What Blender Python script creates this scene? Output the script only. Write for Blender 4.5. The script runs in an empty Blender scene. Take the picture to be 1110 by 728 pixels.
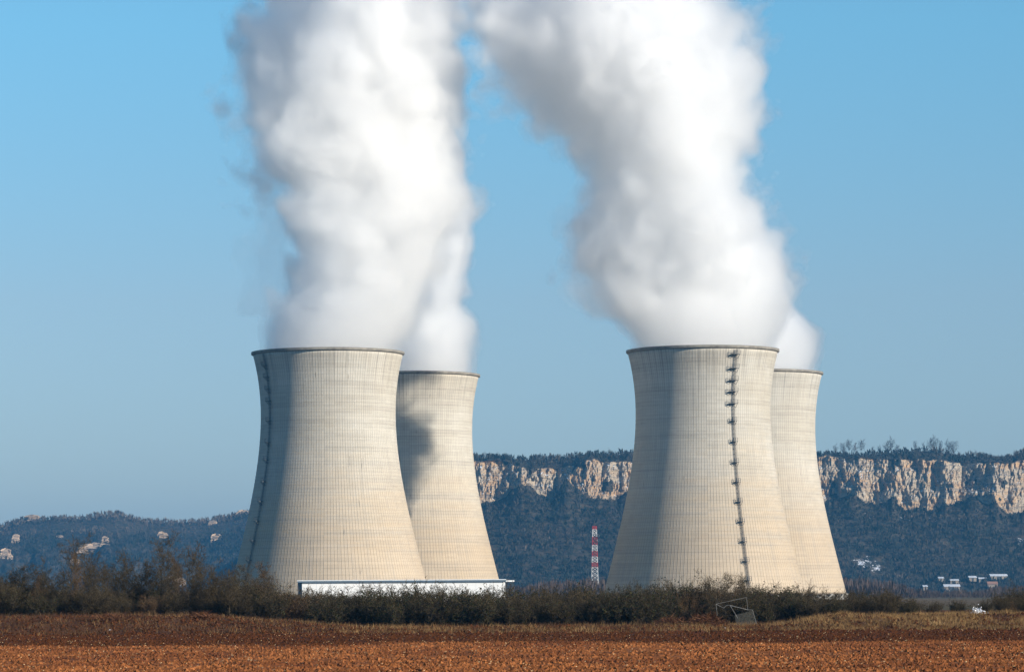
import bpy, math, random
import numpy as np
from mathutils import Vector, Matrix

random.seed(7)
RNG = np.random.default_rng(7)
SC = bpy.context.scene
COL = SC.collection
R = math.radians

# ---------------------------------------------------------------- camera, light
F = 3700.0            # focal length in pixels of an 1110 px wide frame
HOR = 644.0           # row of the horizon in that frame
EYE = 3.88
cam = bpy.data.objects.new('camera', bpy.data.cameras.new('camera'))
COL.objects.link(cam)
cam.location = (0, 0, EYE)
cam.rotation_euler = (R(90), 0, 0)
cam.rotation_mode = 'XYZ'
cam.matrix_world = Matrix.Translation((0, 0, EYE)) @ Matrix.Rotation(R(90), 4, 'X') @ Matrix.Rotation(R(-0.34), 4, 'Z')
cam.data.lens = F / 1110 * 36
cam.data.sensor_width = 36
cam.data.shift_y = (HOR - 364) / 1110
cam.data.clip_start = 1
cam.data.clip_end = 40000
SC.camera = cam

SUN_AZ, SUN_EL = 57.8, 20.5        # degrees to the right of the direction back to the camera; height
sv = Vector((math.sin(R(SUN_AZ)) * math.cos(R(SUN_EL)), -math.cos(R(SUN_AZ)) * math.cos(R(SUN_EL)), math.sin(R(SUN_EL))))
sun = bpy.data.objects.new('sun', bpy.data.lights.new('sun', 'SUN'))
COL.objects.link(sun)
sun.rotation_euler = sv.to_track_quat('Z', 'Y').to_euler()
sun.data.energy = 5.0
sun.data.angle = R(0.5)
sun.data.color = (1.0, 0.91, 0.78)

world = bpy.data.worlds.new('World')
SC.world = world
world.use_nodes = True
wn = world.node_tree
bg = wn.nodes['Background']
sky = wn.nodes.new('ShaderNodeTexSky')
sky.sky_type = 'NISHITA'
sky.sun_disc = False
sky.sun_elevation = R(SUN_EL)
sky.sun_rotation = math.atan2(sv.x, sv.y)
sky.air_density = 1.0
sky.dust_density = 0.0
sky.ozone_density = 6.0
tint = wn.nodes.new('ShaderNodeMix'); tint.data_type = 'RGBA'; tint.blend_type = 'MULTIPLY'
tint.inputs[0].default_value = 1.0
geo = wn.nodes.new('ShaderNodeTexCoord'); sep = wn.nodes.new('ShaderNodeSeparateXYZ'); ramp = wn.nodes.new('ShaderNodeValToRGB')
wn.links.new(geo.outputs['Generated'], sep.inputs[0]); wn.links.new(sep.outputs[2], ramp.inputs[0])
els = ramp.color_ramp.elements
els[0].position = .025; els[0].color = (.66, .62, .66, 1); els[1].position = .9; els[1].color = (.72, .86, .80, 1)
e = els.new(.086); e.color = (.82, .735, .69, 1); e = els.new(.165); e.color = (.79, .985, .87, 1)
wn.links.new(ramp.outputs[0], tint.inputs[7])
wn.links.new(sky.outputs[0], tint.inputs[6]); wn.links.new(tint.outputs[2], bg.inputs[0])
bg.inputs[1].default_value = 0.08 / .73

SC.view_settings.view_transform = 'Standard'
SC.view_settings.look = 'None'
SC.view_settings.gamma = 1.0
SC.view_settings.use_curve_mapping = False
SC.view_settings.exposure = 0.6

cy = SC.cycles
cy.max_bounces = 24
cy.diffuse_bounces = 3
cy.glossy_bounces = 2
cy.transmission_bounces = 4
cy.transparent_max_bounces = 64
cy.volume_bounces = 20
cy.use_denoising = True
cy.use_adaptive_sampling = True
cy.adaptive_threshold = 0.02

# ---------------------------------------------------------------- helpers
def px(x, d):
    return (x - 555.0) * d / F

def pz(y, d):
    return (HOR - y) * d / F + EYE

def tag(o, label=None, cat=None, group=None, kind=None):
    if label: o['label'] = label
    if cat: o['category'] = cat
    if group: o['group'] = group
    if kind: o['kind'] = kind
    return o

def make_mesh(name, V, Fc, mat=None, smooth=False, uv=None, attrs=None):
    """V (n,3); Fc list of face arrays (each (m,k))"""
    me = bpy.data.meshes.new(name)
    V = np.asarray(V, dtype=np.float32)
    if not isinstance(Fc, (list, tuple)): Fc = [Fc]
    Fc = [np.asarray(f, dtype=np.int32) for f in Fc if len(f)]
    idx = np.concatenate([f.ravel() for f in Fc])
    tot = np.concatenate([np.full(len(f), f.shape[1], dtype=np.int32) for f in Fc])
    start = np.concatenate([[0], np.cumsum(tot)[:-1]]).astype(np.int32)
    me.vertices.add(len(V)); me.vertices.foreach_set('co', V.ravel())
    me.loops.add(len(idx)); me.loops.foreach_set('vertex_index', idx)
    me.polygons.add(len(tot)); me.polygons.foreach_set('loop_start', start)
    me.polygons.foreach_set('loop_total', tot)
    me.polygons.foreach_set('use_smooth', np.full(len(tot), smooth, dtype=bool))
    if uv is not None:
        l = me.uv_layers.new(name='UVMap')
        l.data.foreach_set('uv', np.asarray(uv, dtype=np.float32)[idx].ravel())
    for k, a in (attrs or {}).items():
        at = me.attributes.new(k, 'FLOAT', 'POINT')
        at.data.foreach_set('value', np.asarray(a, dtype=np.float32))
    me.update(calc_edges=True)
    me.validate()
    if mat: me.materials.append(mat)
    return me

def link(name, me, parent=None, loc=None):
    o = bpy.data.objects.new(name, me)
    COL.objects.link(o)
    if parent: o.parent = parent
    if loc is not None: o.location = loc
    return o

def empty(name, loc=(0, 0, 0)):
    o = bpy.data.objects.new(name, None)
    o.empty_display_size = 1
    o.location = loc
    COL.objects.link(o)
    return o

def copy_tree(o, parent=None):
    c = o.copy(); COL.objects.link(c)
    if parent: c.parent = parent
    for ch in list(o.children): copy_tree(ch, c)
    return c

class MB:
    """collects boxes and bars into one mesh"""
    def __init__(s): s.V = []; s.Q = []; s.n = 0
    def add(s, V, Q):
        s.V.append(np.asarray(V, float)); s.Q.append(np.asarray(Q, int) + s.n); s.n += len(V)
    def box(s, x0, x1, y0, y1, z0, z1):
        V = [(x0,y0,z0),(x1,y0,z0),(x1,y1,z0),(x0,y1,z0),(x0,y0,z1),(x1,y0,z1),(x1,y1,z1),(x0,y1,z1)]
        s.add(V, [(0,3,2,1),(4,5,6,7),(0,1,5,4),(1,2,6,5),(2,3,7,6),(3,0,4,7)])
    def bar(s, a, b, r, k=4, r2=None):
        a = np.array(a, float); b = np.array(b, float); r2 = r if r2 is None else r2
        d = b - a; d = d / (np.linalg.norm(d) + 1e-9)
        u = np.cross(d, (0, 0, 1.0) if abs(d[2]) < .9 else (1.0, 0, 0)); u /= np.linalg.norm(u); v = np.cross(d, u)
        t = np.arange(k) * 2 * np.pi / k + np.pi / 4
        ring = np.cos(t)[:, None] * u + np.sin(t)[:, None] * v
        V = np.concatenate([a + ring * r, b + ring * r2])
        Q = [(i, (i + 1) % k, (i + 1) % k + k, i + k) for i in range(k)]
        s.add(V, Q)
        if k == 4: s.Q.append(np.array([(3, 2, 1, 0), (4, 5, 6, 7)]) + s.n - 8)
    def build(s, name, mat, parent=None, loc=None):
        return link(name, make_mesh(name, np.concatenate(s.V), np.concatenate(s.Q), mat), parent, loc)
    def mesh(s, name, mat):
        return make_mesh(name, np.concatenate(s.V), np.concatenate(s.Q), mat)

def vnoise(x, y, seed=0):
    """smooth 2-D value noise in -1..1"""
    xi = np.floor(x).astype(np.int64); yi = np.floor(y).astype(np.int64)
    fx = x - xi; fy = y - yi
    fx = fx * fx * (3 - 2 * fx); fy = fy * fy * (3 - 2 * fy)
    def h(a, b):
        n = (a * 374761393 + b * 668265263 + seed * 982451653) & 0xFFFFFFFF
        n = ((n ^ (n >> 13)) * 1274126177) & 0xFFFFFFFF
        n = n ^ (n >> 16)
        return (n & 0xFFFF) / 32767.5 - 1
    return (h(xi, yi) * (1 - fx) + h(xi + 1, yi) * fx) * (1 - fy) + (h(xi, yi + 1) * (1 - fx) + h(xi + 1, yi + 1) * fx) * fy

def fbm(x, y, o=4, seed=0, g=.5):
    s = 0; a = 1; t = 0
    for k in range(o):
        s = s + a * vnoise(x * 2 ** k, y * 2 ** k, seed + k * 17); t += a; a *= g
    return s / t

class NT:
    """tiny node builder for shader and geometry trees"""
    def __init__(s, tree, geo=False): s.t = tree; s.geo = geo
    def new(s, typ, **kw):
        n = s.t.nodes.new(typ)
        for k, v in kw.items(): setattr(n, k, v)
        return n
    def put(s, sock, v):
        if v is None: return
        if hasattr(v, 'links') or isinstance(v, bpy.types.NodeSocket): s.t.links.new(v, sock)
        else: sock.default_value = v
    def m(s, op, a, b=None, c=None, clamp=False):
        n = s.new('ShaderNodeMath', operation=op, use_clamp=clamp)
        for i, v in enumerate((a, b, c)): s.put(n.inputs[i], v)
        return n.outputs[0]
    def v(s, op, a, b=None):
        n = s.new('ShaderNodeVectorMath', operation=op)
        s.put(n.inputs[0], a)
        if op == 'SCALE': s.put(n.inputs['Scale'], b)
        elif b is not None: s.put(n.inputs[1], b)
        return n.outputs['Value'] if op in ('LENGTH', 'DOT_PRODUCT', 'DISTANCE') else n.outputs[0]
    def xyz(s, v):
        n = s.new('ShaderNodeSeparateXYZ'); s.put(n.inputs[0], v); return n.outputs
    def comb(s, x, y, z):
        n = s.new('ShaderNodeCombineXYZ')
        for i, q in enumerate((x, y, z)): s.put(n.inputs[i], q)
        return n.outputs[0]
    def noise(s, vec, scale, detail=3, rough=.5, color=False, dist=0.0):
        n = s.new('ShaderNodeTexNoise')
        s.put(n.inputs['Vector'], vec); s.put(n.inputs['Scale'], scale); s.put(n.inputs['Detail'], detail)
        s.put(n.inputs['Roughness'], rough); s.put(n.inputs['Distortion'], dist)
        return n.outputs[1] if color else n.outputs[0]
    def voro(s, vec, scale, detail=0.0, rough=.5, smooth=None):
        n = s.new('ShaderNodeTexVoronoi', feature='F1' if smooth is None else 'SMOOTH_F1')
        s.put(n.inputs['Vector'], vec); s.put(n.inputs['Scale'], scale)
        s.put(n.inputs['Detail'], detail); s.put(n.inputs['Roughness'], rough)
        if smooth is not None: s.put(n.inputs['Smoothness'], smooth)
        return n
    def ss(s, x, a, b):
        n = s.new('ShaderNodeMapRange', interpolation_type='SMOOTHSTEP')
        s.put(n.inputs[0], x); s.put(n.inputs[1], a); s.put(n.inputs[2], b)
        return n.outputs[0]
    def mr(s, x, a, b, c, d, clamp=True):
        n = s.new('ShaderNodeMapRange', clamp=clamp)
        for i, q in enumerate((x, a, b, c, d)): s.put(n.inputs[i], q)
        return n.outputs[0]
    def mix(s, f, a, b, mode='MIX'):
        n = s.new('ShaderNodeMix', data_type='RGBA', blend_type=mode)
        s.put(n.inputs[0], f)
        s.put(n.inputs[6], a if not isinstance(a, tuple) else (*a, 1)); s.put(n.inputs[7], b if not isinstance(b, tuple) else (*b, 1))
        return n.outputs[2]
    def curve(s, x, pts):
        """pts in 0..1"""
        n = s.new('ShaderNodeFloatCurve')
        s.put(n.inputs['Value'], x)
        c = n.mapping.curves[0]
        while len(c.points) > 2: c.points.remove(c.points[1])
        c.points[0].location = pts[0]; c.points[1].location = pts[-1]
        for p in pts[1:-1]: c.points.new(*p)
        n.mapping.update()
        return n.outputs[0]

MATS = {}
def material(name, rough=.85, spec=.2):
    m = bpy.data.materials.new(name); m.use_nodes = True
    t = NT(m.node_tree); b = m.node_tree.nodes['Principled BSDF']
    b.inputs['Roughness'].default_value = rough
    b.inputs['Specular IOR Level'].default_value = spec
    MATS[name] = m
    return m, t, b

def simple(name, c1, c2, scale=1.0, rough=.8, spec=.2, metal=0.0):
    m, t, b = material(name, rough, spec)
    tc = t.new('ShaderNodeTexCoord')
    n = t.noise(tc.outputs['Object'], scale, 4, .6)
    t.put(b.inputs['Base Color'], t.mix(t.mr(n, .35, .65, 0, 1), c1, c2))
    b.inputs['Metallic'].default_value = metal
    return m

# ---------------------------------------------------------------- cooling towers
def tower_material():
    m, t, b = material('weathered_concrete', .9, .1)
    uv = t.new('ShaderNodeUVMap').outputs[0]
    u, v, _ = t.xyz(uv)                      # u = turns * 150 ribs, v = metres of height
    ob = t.new('ShaderNodeTexCoord').outputs['Object']
    info = t.new('ShaderNodeObjectInfo').outputs['Random']
    off = t.v('ADD', ob, t.comb(t.m('MULTIPLY', info, 500.0), 0.0, 0.0))
    ux = t.m('MULTIPLY', u, 1.45)
    flat = t.comb(t.m('ADD', ux, t.m('MULTIPLY', info, 300.0)), v, 0.0)
    fr = t.m('ABSOLUTE', t.m('SUBTRACT', t.m('FRACT', u), .5))
    rib = t.ss(fr, .5, .36)                  # 1 between ribs 0 at joint
    fv = t.m('ABSOLUTE', t.m('SUBTRACT', t.m('FRACT', t.m('DIVIDE', v, 1.75)), .5))
    lift = t.ss(fv, .5, .38)
    cell = t.new('ShaderNodeTexWhiteNoise', noise_dimensions='2D')
    t.put(cell.inputs[0], t.comb(t.m('FLOOR', t.m('MULTIPLY', u, .25)), t.m('FLOOR', t.m('DIVIDE', v, 1.5)), 0.0))
    row = t.new('ShaderNodeTexWhiteNoise', noise_dimensions='1D')
    t.put(row.inputs['W'], t.m('FLOOR', t.m('DIVIDE', v, 1.5)))
    big = t.noise(t.v('MULTIPLY', off, (.02, .02, .03)), 1.0, 5, .6)
    bands = t.noise(t.v('MULTIPLY', flat, (.012, .22, 1)), 1.0, 4, .6)
    streak = t.noise(t.v('MULTIPLY', flat, (.55, .022, 1)), 1.0, 5, .65)
    spots = t.noise(t.v('MULTIPLY', flat, (.7, .09, 1)), 1.0, 2, .5)
    col = t.mix(t.mr(big, .35, .65, 0, 1), (.44, .40, .33), (.50, .475, .42))
    low = t.mr(t.m('ADD', v, t.m('MULTIPLY', t.m('SUBTRACT', bands, .5), 70.0)), 30, 85, 1, 0)
    col = t.mix(t.m('MULTIPLY', low, .62), col, (.44, .325, .205))
    col = t.mix(t.mr(bands, .48, .68, 0, .34), col, (.30, .265, .22))
    col = t.mix(t.mr(streak, .5, .75, 0, .5), col, (.27, .25, .22))
    col = t.mix(t.mr(spots, .7, .76, 0, .6), col, (.15, .14, .12))
    runs = t.noise(t.v('MULTIPLY', flat, (.8, .006, 1)), 1.0, 4, .7)
    col = t.mix(t.m('MULTIPLY', t.mr(runs, .5, .68, 0, .8), t.mr(t.m('ADD', v, t.m('MULTIPLY', streak, 30.0)), 118, 145, 0, 1)), col, (.17, .155, .135))
    val = t.m('MULTIPLY', t.mr(rib, 0, 1, t.mr(streak, .3, .65, .60, .86), 1.0), t.mr(lift, 0, 1, t.mr(bands, .35, .65, .92, .76), 1.0))
    val = t.m('MULTIPLY', val, t.mr(cell.outputs[0], 0, 1, .955, 1.03, False))
    val = t.m('MULTIPLY', val, t.mr(row.outputs[0], 0, 1, .965, 1.02, False))
    col = t.mix(1.0, col, t.comb(val, val, val), 'MULTIPLY')
    t.put(b.inputs['Base Color'], col)
    h = t.m('ADD', t.m('MULTIPLY', rib, -.12), t.m('MULTIPLY', lift, .04))
    bp = t.new('ShaderNodeBump')
    bp.inputs['Strength'].default_value = .8
    bp.inputs['Distance'].default_value = 1.0
    t.put(bp.inputs['Height'], h); t.put(b.inputs['Normal'], bp.outputs[0])
    return m

M_conc = tower_material()
M_plain = simple('plain_concrete', (.30, .28, .24), (.42, .39, .34), .3, .9)
M_rim = simple('stained_rim_concrete', (.15, .135, .115), (.27, .25, .21), .3, .9)
M_steel = simple('dull_steel', (.035, .04, .045), (.08, .08, .08), 2.0, .55, .4, .3)
M_basin = simple('basin_concrete', (.22, .21, .19), (.33, .31, .28), .2, .9)

ZT = np.array([3.0, 12.5, 25, 44, 63, 80, 95, 105, 110, 118.5, 127.5])
RT = np.array([51.9, 49.5, 46.3, 41.8, 37.9, 35.6, 34.75, 34.9, 35.3, 36.6, 38.5])
PF = np.polyfit(ZT, RT, 5)
def tower_r(z): return np.polyval(PF, z)
RIBS = 168
H_TOP = 129.0

def lathe(prof, seg, a0=0.0, closed=True, vs=None):
    prof = np.asarray(prof, float); n = len(prof)
    a = a0 + np.arange(seg + 1) * 2 * np.pi / seg
    V = np.zeros((seg + 1, n, 3))
    V[:, :, 0] = np.sin(a)[:, None] * prof[None, :, 0]
    V[:, :, 1] = -np.cos(a)[:, None] * prof[None, :, 0]
    V[:, :, 2] = prof[None, :, 1]
    I = np.arange((seg + 1) * n).reshape(seg + 1, n)
    A = I[:-1, :-1]; B = I[1:, :-1]; C = I[1:, 1:]; D = I[:-1, 1:]
    Q = np.stack([A, B, C, D], -1).reshape(-1, 4)
    if closed:
        Q2 = np.stack([I[:-1, -1], I[1:, -1], I[1:, 0], I[:-1, 0]], -1)
        Q = np.concatenate([Q, Q2])
    U = np.zeros((seg + 1, n, 2)); U[:, :, 0] = (np.arange(seg + 1) / seg * RIBS)[:, None]; U[:, :, 1] = prof[None, :, 1]
    return V.reshape(-1, 3), Q, U.reshape(-1, 2)

def tower_meshes():
    zs = np.linspace(3.0, H_TOP - 1.6, 70)
    outer = [(tower_r(z), z) for z in zs]
    inner = [(tower_r(z) - .9, z) for z in zs[::-4]]
    V, Q, U = lathe(outer + inner, 240)
    shell = make_mesh('shell', V, Q, M_conc, True, U)
    sh = shell.attributes.get('sharp_edge')
    r = tower_r(H_TOP - 1.6)
    rim_prof = [(r - .9, H_TOP - 1.6), (r + .25, H_TOP - 1.6), (r + .95, H_TOP - 1.15), (r + .95, H_TOP), (r + .5, H_TOP), (r + .5, H_TOP - .25), (r - .9, H_TOP - .25)]
    V, Q, U = lathe(rim_prof, 240)
    rim = make_mesh('rim', V, Q, M_rim, False, U)
    bp = [(54.5, 0), (54.5, 1.1), (53.9, 1.1), (53.9, 0)]
    V, Q, U = lathe(bp, 120)
    basin = make_mesh('basin_wall', V, Q, M_basin, False, U)
    return shell, rim, basin

SHELL, RIM, BASIN = tower_meshes()
cb = MB(); cb.bar((0, 0, 0), (0, 0, 1), .45, 8)
def column_mesh():
    m = MB(); m.bar((-2.2, 0.9, 0), (2.2, -.3, 3.2), .42, 8)
    return m.mesh('inlet_column', M_plain)
def column_mesh2():
    m = MB(); m.bar((2.2, 0.9, 0), (-2.2, -.3, 3.2), .42, 8)
    return m.mesh('inlet_column', M_plain)
COLM = [column_mesh(), column_mesh2()]

def ladder_on(root, ang, plats, zb=7.0):
    """steel ladder with cage following the meridian at angle ang (0 = toward camera, + = right)"""
    s, c = math.sin(ang), -math.cos(ang)
    tx, ty = math.cos(ang), math.sin(ang)
    def P(z, out, side): r = float(tower_r(z)) + out; return (s * r + tx * side, c * r + ty * side, z)
    m = MB()
    zs = np.arange(zb, H_TOP + .5, 2.5)
    for a, b in zip(zs[:-1], zs[1:]):
        for sd in (-.35, .35):
            m.bar(P(a, .55, sd), P(b, .55, sd), .12)
            m.bar(P(a, 1.2, sd), P(b, 1.2, sd), .08)
        m.bar(P(a, .55, -.35), P(a, 1.2, -.35), .05); m.bar(P(a, .55, .35), P(a, 1.2, .35), .05)
        m.bar(P(a, 1.2, -.35), P(a, 1.2, .35), .05)
        for k in range(3): m.bar(P(a + k * .8, .55, -.35), P(a + k * .8, .55, .35), .03)
        m.bar(P(a, 0, 0), P(a, .55, 0), .06)
    lad = m.build('ladder', M_steel, root)
    for z, w in plats:
        q = MB()
        for i in range(9):
            o1 = .2 + i * .27
            q.bar(P(z, o1, -w), P(z, o1, w * .5), .15)
        for sd in (-w, -w * .25, w * .5):
            q.bar(P(z, .1, sd), P(z, 2.5, sd), .16); q.bar(P(z, 2.4, sd), P(z + 1.9, 2.4, sd), .11)
            q.bar(P(z - 2.0, .1, sd), P(z, 2.3, sd), .1)
        for hgt in (.9, 1.9): q.bar(P(z + hgt, 2.4, -w), P(z + hgt, 2.4, w * .5), .10); q.bar(P(z + hgt, .3, -w), P(z + hgt, 2.4, -w), .06)
        q.build('platform', M_steel, lad)
    return lad

def make_tower(x, y, label, lad=None):
    root = tag(empty('cooling_tower', (x, y, 0)), label, 'cooling tower', 'cooling towers of the power station')
    link('shell', SHELL, root); link('rim', RIM, root); link('basin_wall', BASIN, root)
    n = 44
    for i in range(n):
        for k in (0, 1):
            a = (i + .5 * k) / n * 2 * math.pi
            o = link('inlet_column', COLM[k], root)
            o.location = (math.sin(a) * 52.2, -math.cos(a) * 52.2, 0); o.rotation_euler = (0, 0, a)
    if lad: ladder_on(root, *lad)
    return root

S1, S2 = 2.104, 1.904
D1, D2 = F / S1, F / S2
TW = dict(FL=(-198.0 / S1, D1), FR=(208.2 / S1, D1), BL=(-108.2 / S2, D2), BR=(263.5 / S2, D2))
pr = [(z, 2.6) for z in (124.5, 117.5, 111.5, 105.8, 99.8)] + [(z, 1.5) for z in (91, 80.5, 70, 60, 50, 40, 30, 20, 10.5)]
make_tower(*TW['FL'], 'front cooling tower behind the white building, its ladder in the shade', (R(-54), [(z, 1.3) for z in (121, 115, 109, 103, 93, 82, 73, 62, 52, 42, 32, 22, 12)]))
make_tower(*TW['FR'], 'large concrete cooling tower with a dark ladder and platforms up its sunlit face', (R(23), pr))
make_tower(*TW['BL'], 'cooling tower behind the white building with a billowing smoke-shaped shadow on its edge')
make_tower(*TW['BR'], 'rear cooling tower partly hidden by the one with the dark ladder')

# ---------------------------------------------------------------- steam
def steam_material(name, dens):
    m = bpy.data.materials.new(name); m.use_nodes = True
    nt = m.node_tree; nt.nodes.remove(nt.nodes['Principled BSDF'])
    v = nt.nodes.new('ShaderNodeVolumeScatter')
    v.inputs['Color'].default_value = (1, 1, 1, 1)
    v.inputs['Density'].default_value = dens
    v.inputs['Anisotropy'].default_value = 0.6
    nt.links.new(v.outputs[0], nt.nodes['Material Output'].inputs['Volume'])
    m.cycles.homogeneous_volume = True
    return m

M_veil = steam_material('steam_thin', .018)
M_body = steam_material('steam_body', .038)
M_core = steam_material('steam_dense', .085)

def hash3(a, b, c, seed):
    n = (a * 374761393 + b * 668265263 + c * 2147483647 + seed * 974634777) & 0xFFFFFFFF
    n = ((n ^ (n >> 13)) * 1274126177) & 0xFFFFFFFF
    n = ((n ^ (n >> 15)) * 2246822519) & 0xFFFFFFFF
    return (n ^ (n >> 16)) & 0xFFFFFF

def noise3(p, seed):
    i = np.floor(p).astype(np.int64); f = p - i; f = f * f * (3 - 2 * f)
    out = 0
    for dx in (0, 1):
        wx = f[:, 0] if dx else 1 - f[:, 0]
        for dy in (0, 1):
            wy = f[:, 1] if dy else 1 - f[:, 1]
            for dz in (0, 1):
                wz = f[:, 2] if dz else 1 - f[:, 2]
                out = out + wx * wy * wz * (hash3(i[:, 0] + dx, i[:, 1] + dy, i[:, 2] + dz, seed) / 8388607.5 - 1)
    return out

def fbm3(p, o, seed, g=.5):
    s = 0; a = 1; t = 0
    for k in range(o):
        s = s + a * noise3(p * 2.03 ** k + 13.7 * k, seed + k * 31); t += a * .7; a *= g
    return s / t

def cells3(p, seed):
    """distance to the nearest of a jittered lattice of points"""
    i = np.floor(p).astype(np.int64); best = np.full(len(p), 9.0)
    for dx in (-1, 0, 1):
        for dy in (-1, 0, 1):
            for dz in (-1, 0, 1):
                a, b, c = i[:, 0] + dx, i[:, 1] + dy, i[:, 2] + dz
                d = (a + hash3(a, b, c, seed) / 16777215. - p[:, 0]) ** 2
                d += (b + hash3(a, b, c, seed + 1) / 16777215. - p[:, 1]) ** 2
                d += (c + hash3(a, b, c, seed + 2) / 16777215. - p[:, 2]) ** 2
                np.minimum(best, d, out=best)
    return np.sqrt(best)

def surface_nets(G, org, vox):
    """closed quad mesh round the region where G > 0"""
    S = G > 0
    nx, ny, nz = G.shape
    occ = np.zeros((nx - 1, ny - 1, nz - 1), np.int8)
    for dx in (0, 1):
        for dy in (0, 1):
            for dz in (0, 1):
                occ += S[dx:nx - 1 + dx, dy:ny - 1 + dy, dz:nz - 1 + dz]
    act = (occ > 0) & (occ < 8)
    ids = np.full(act.shape, -1, np.int64); c = np.argwhere(act); ids[act] = np.arange(len(c))
    acc = np.zeros((len(c), 3)); cnt = np.zeros(len(c))
    cor = [(x, y, z) for x in (0, 1) for y in (0, 1) for z in (0, 1)]
    for a in cor:
        for ax in range(3):
            if a[ax]: continue
            b = list(a); b[ax] = 1
            ga = G[c[:, 0] + a[0], c[:, 1] + a[1], c[:, 2] + a[2]]; gb = G[c[:, 0] + b[0], c[:, 1] + b[1], c[:, 2] + b[2]]
            k = (ga > 0) != (gb > 0)
            t = np.where(k, ga / np.where(k, ga - gb, 1), 0)
            p = np.array(a, float)[None] + np.eye(3)[ax][None] * t[:, None]
            acc += p * k[:, None]; cnt += k
    V = (c + acc / cnt[:, None]) * vox + org
    Q = []
    for ax in range(3):
        sl0 = [slice(1, -1)] * 3; sl1 = [slice(1, -1)] * 3
        sl0[ax] = slice(0, -1); sl1[ax] = slice(1, None)
        A = S[tuple(sl0)]; B = S[tuple(sl1)]
        e = np.argwhere(A != B); 
        fl = A[e[:, 0], e[:, 1], e[:, 2]]
        e = e + 1; e[:, ax] -= 1
        u, v = (ax + 1) % 3, (ax + 2) % 3
        def cid(du, dv):
            q = e.copy(); q[:, u] -= du; q[:, v] -= dv
            return ids[q[:, 0], q[:, 1], q[:, 2]]
        q = np.stack([cid(1, 1), cid(0, 1), cid(0, 0), cid(1, 0)], 1)
        q[~fl] = q[~fl][:, ::-1]
        Q.append(q)
    return V, np.concatenate(Q)

def add_plume(key, prof, ry, drift, seed, label, levels, zhi=338, amp=1.0, vox=1.4, zlo=None, parent=None, name='steam_plume'):
    tx, D = TW[key]; s = F / D
    zlo = zlo or H_TOP - 10
    P = sorted((pz(yy, D), ((l + r_) / 2 - 555) / s, (r_ - l) / 2 / s) for yy, l, r_ in prof)
    P = np.array(P)
    hx = P[:, 2].max() + 26; hy = max(ry) + 26
    lo = np.array([P[:, 1].min() - hx, D - hy + min(0, drift), zlo]); hi = np.array([P[:, 1].max() + hx, D + hy + max(0, drift), zhi])
    n = ((hi - lo) / vox).astype(int) + 1
    gx, gy, gz = [lo[k] + np.arange(n[k]) * vox for k in range(3)]
    Xg, Yg, Zg = np.meshgrid(gx, gy, gz, indexing='ij')
    cx = np.interp(gz, P[:, 0], P[:, 1]); rx = np.interp(gz, P[:, 0], P[:, 2])
    k9 = np.ones(9) / 9
    cx = np.convolve(np.pad(cx, 4, 'edge'), k9, 'valid'); rx = np.convolve(np.pad(rx, 4, 'edge'), k9, 'valid')
    tn = (gz - zlo) / (340 - zlo)
    cyy = D + drift * tn; ryy = ry[0] + (ry[1] - ry[0]) * tn
    rough = np.sqrt(((Xg - cx) / rx) ** 2 + ((Yg - cyy) / ryy) ** 2)
    G = (1 - rough).astype(np.float64)
    band = (rough > .25) & (rough < 1.9)
    p = np.stack([Xg[band], Yg[band], Zg[band]], 1)
    del Xg, Yg, Zg
    calm = np.clip((p[:, 2] - H_TOP + 2) / 38, .10, 1)
    sp = p + seed * 517.3
    w = np.stack([fbm3(sp / 75, 1, seed * 100 + k * 7) * 9 * amp + fbm3(sp / 26, 2, seed * 100 + 50 + k * 7) * 7.5 * amp for k in range(3)], 1) * calm[:, None]
    q = p + w
    zi = np.clip(((q[:, 2] - zlo) / vox), 0, len(gz) - 1.001)
    ccx = np.interp(zi, np.arange(len(gz)), cx); crx = np.interp(zi, np.arange(len(gz)), rx)
    ccy = np.interp(zi, np.arange(len(gz)), cyy); cry = np.interp(zi, np.arange(len(gz)), ryy)
    d = np.sqrt(((q[:, 0] - ccx) / crx) ** 2 + ((q[:, 1] - ccy) / cry) ** 2)
    sq = sp + w * .8
    sq[:, 2] = sq[:, 2] * .85
    sh = 1 - d + calm * amp * (.46 * (.52 - cells3(sq / 24, seed + 3)) + .30 * (.52 - cells3(sq / 10.5, seed + 9)) + .17 * fbm3(sp / 10, 4, seed + 40, .65) + .10 * fbm3(sp / 45, 1, seed + 77))
    G[band] = sh
    zz = gz[None, None, :]
    G = np.minimum(G, (zz - zlo - 3) * .2); G = np.minimum(G, (zhi - 4 - zz) * .04)
    G[[0, -1]] = -1; G[:, [0, -1]] = -1; G[:, :, [0, -1]] = -1
    root = None
    for k, (th, mat) in enumerate(levels):
        V, Q = surface_nets(G - th, lo, vox)
        me = make_mesh('steam', V, Q, mat, True)
        o = link(name if k == 0 else ('dense_body' if k == 1 else 'dense_core'), me, root or parent)
        if k == 0: root = o
        if k == 0 and not parent: tag(o, label, 'steam plume', 'steam plumes over the cooling towers')
    return root

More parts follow.
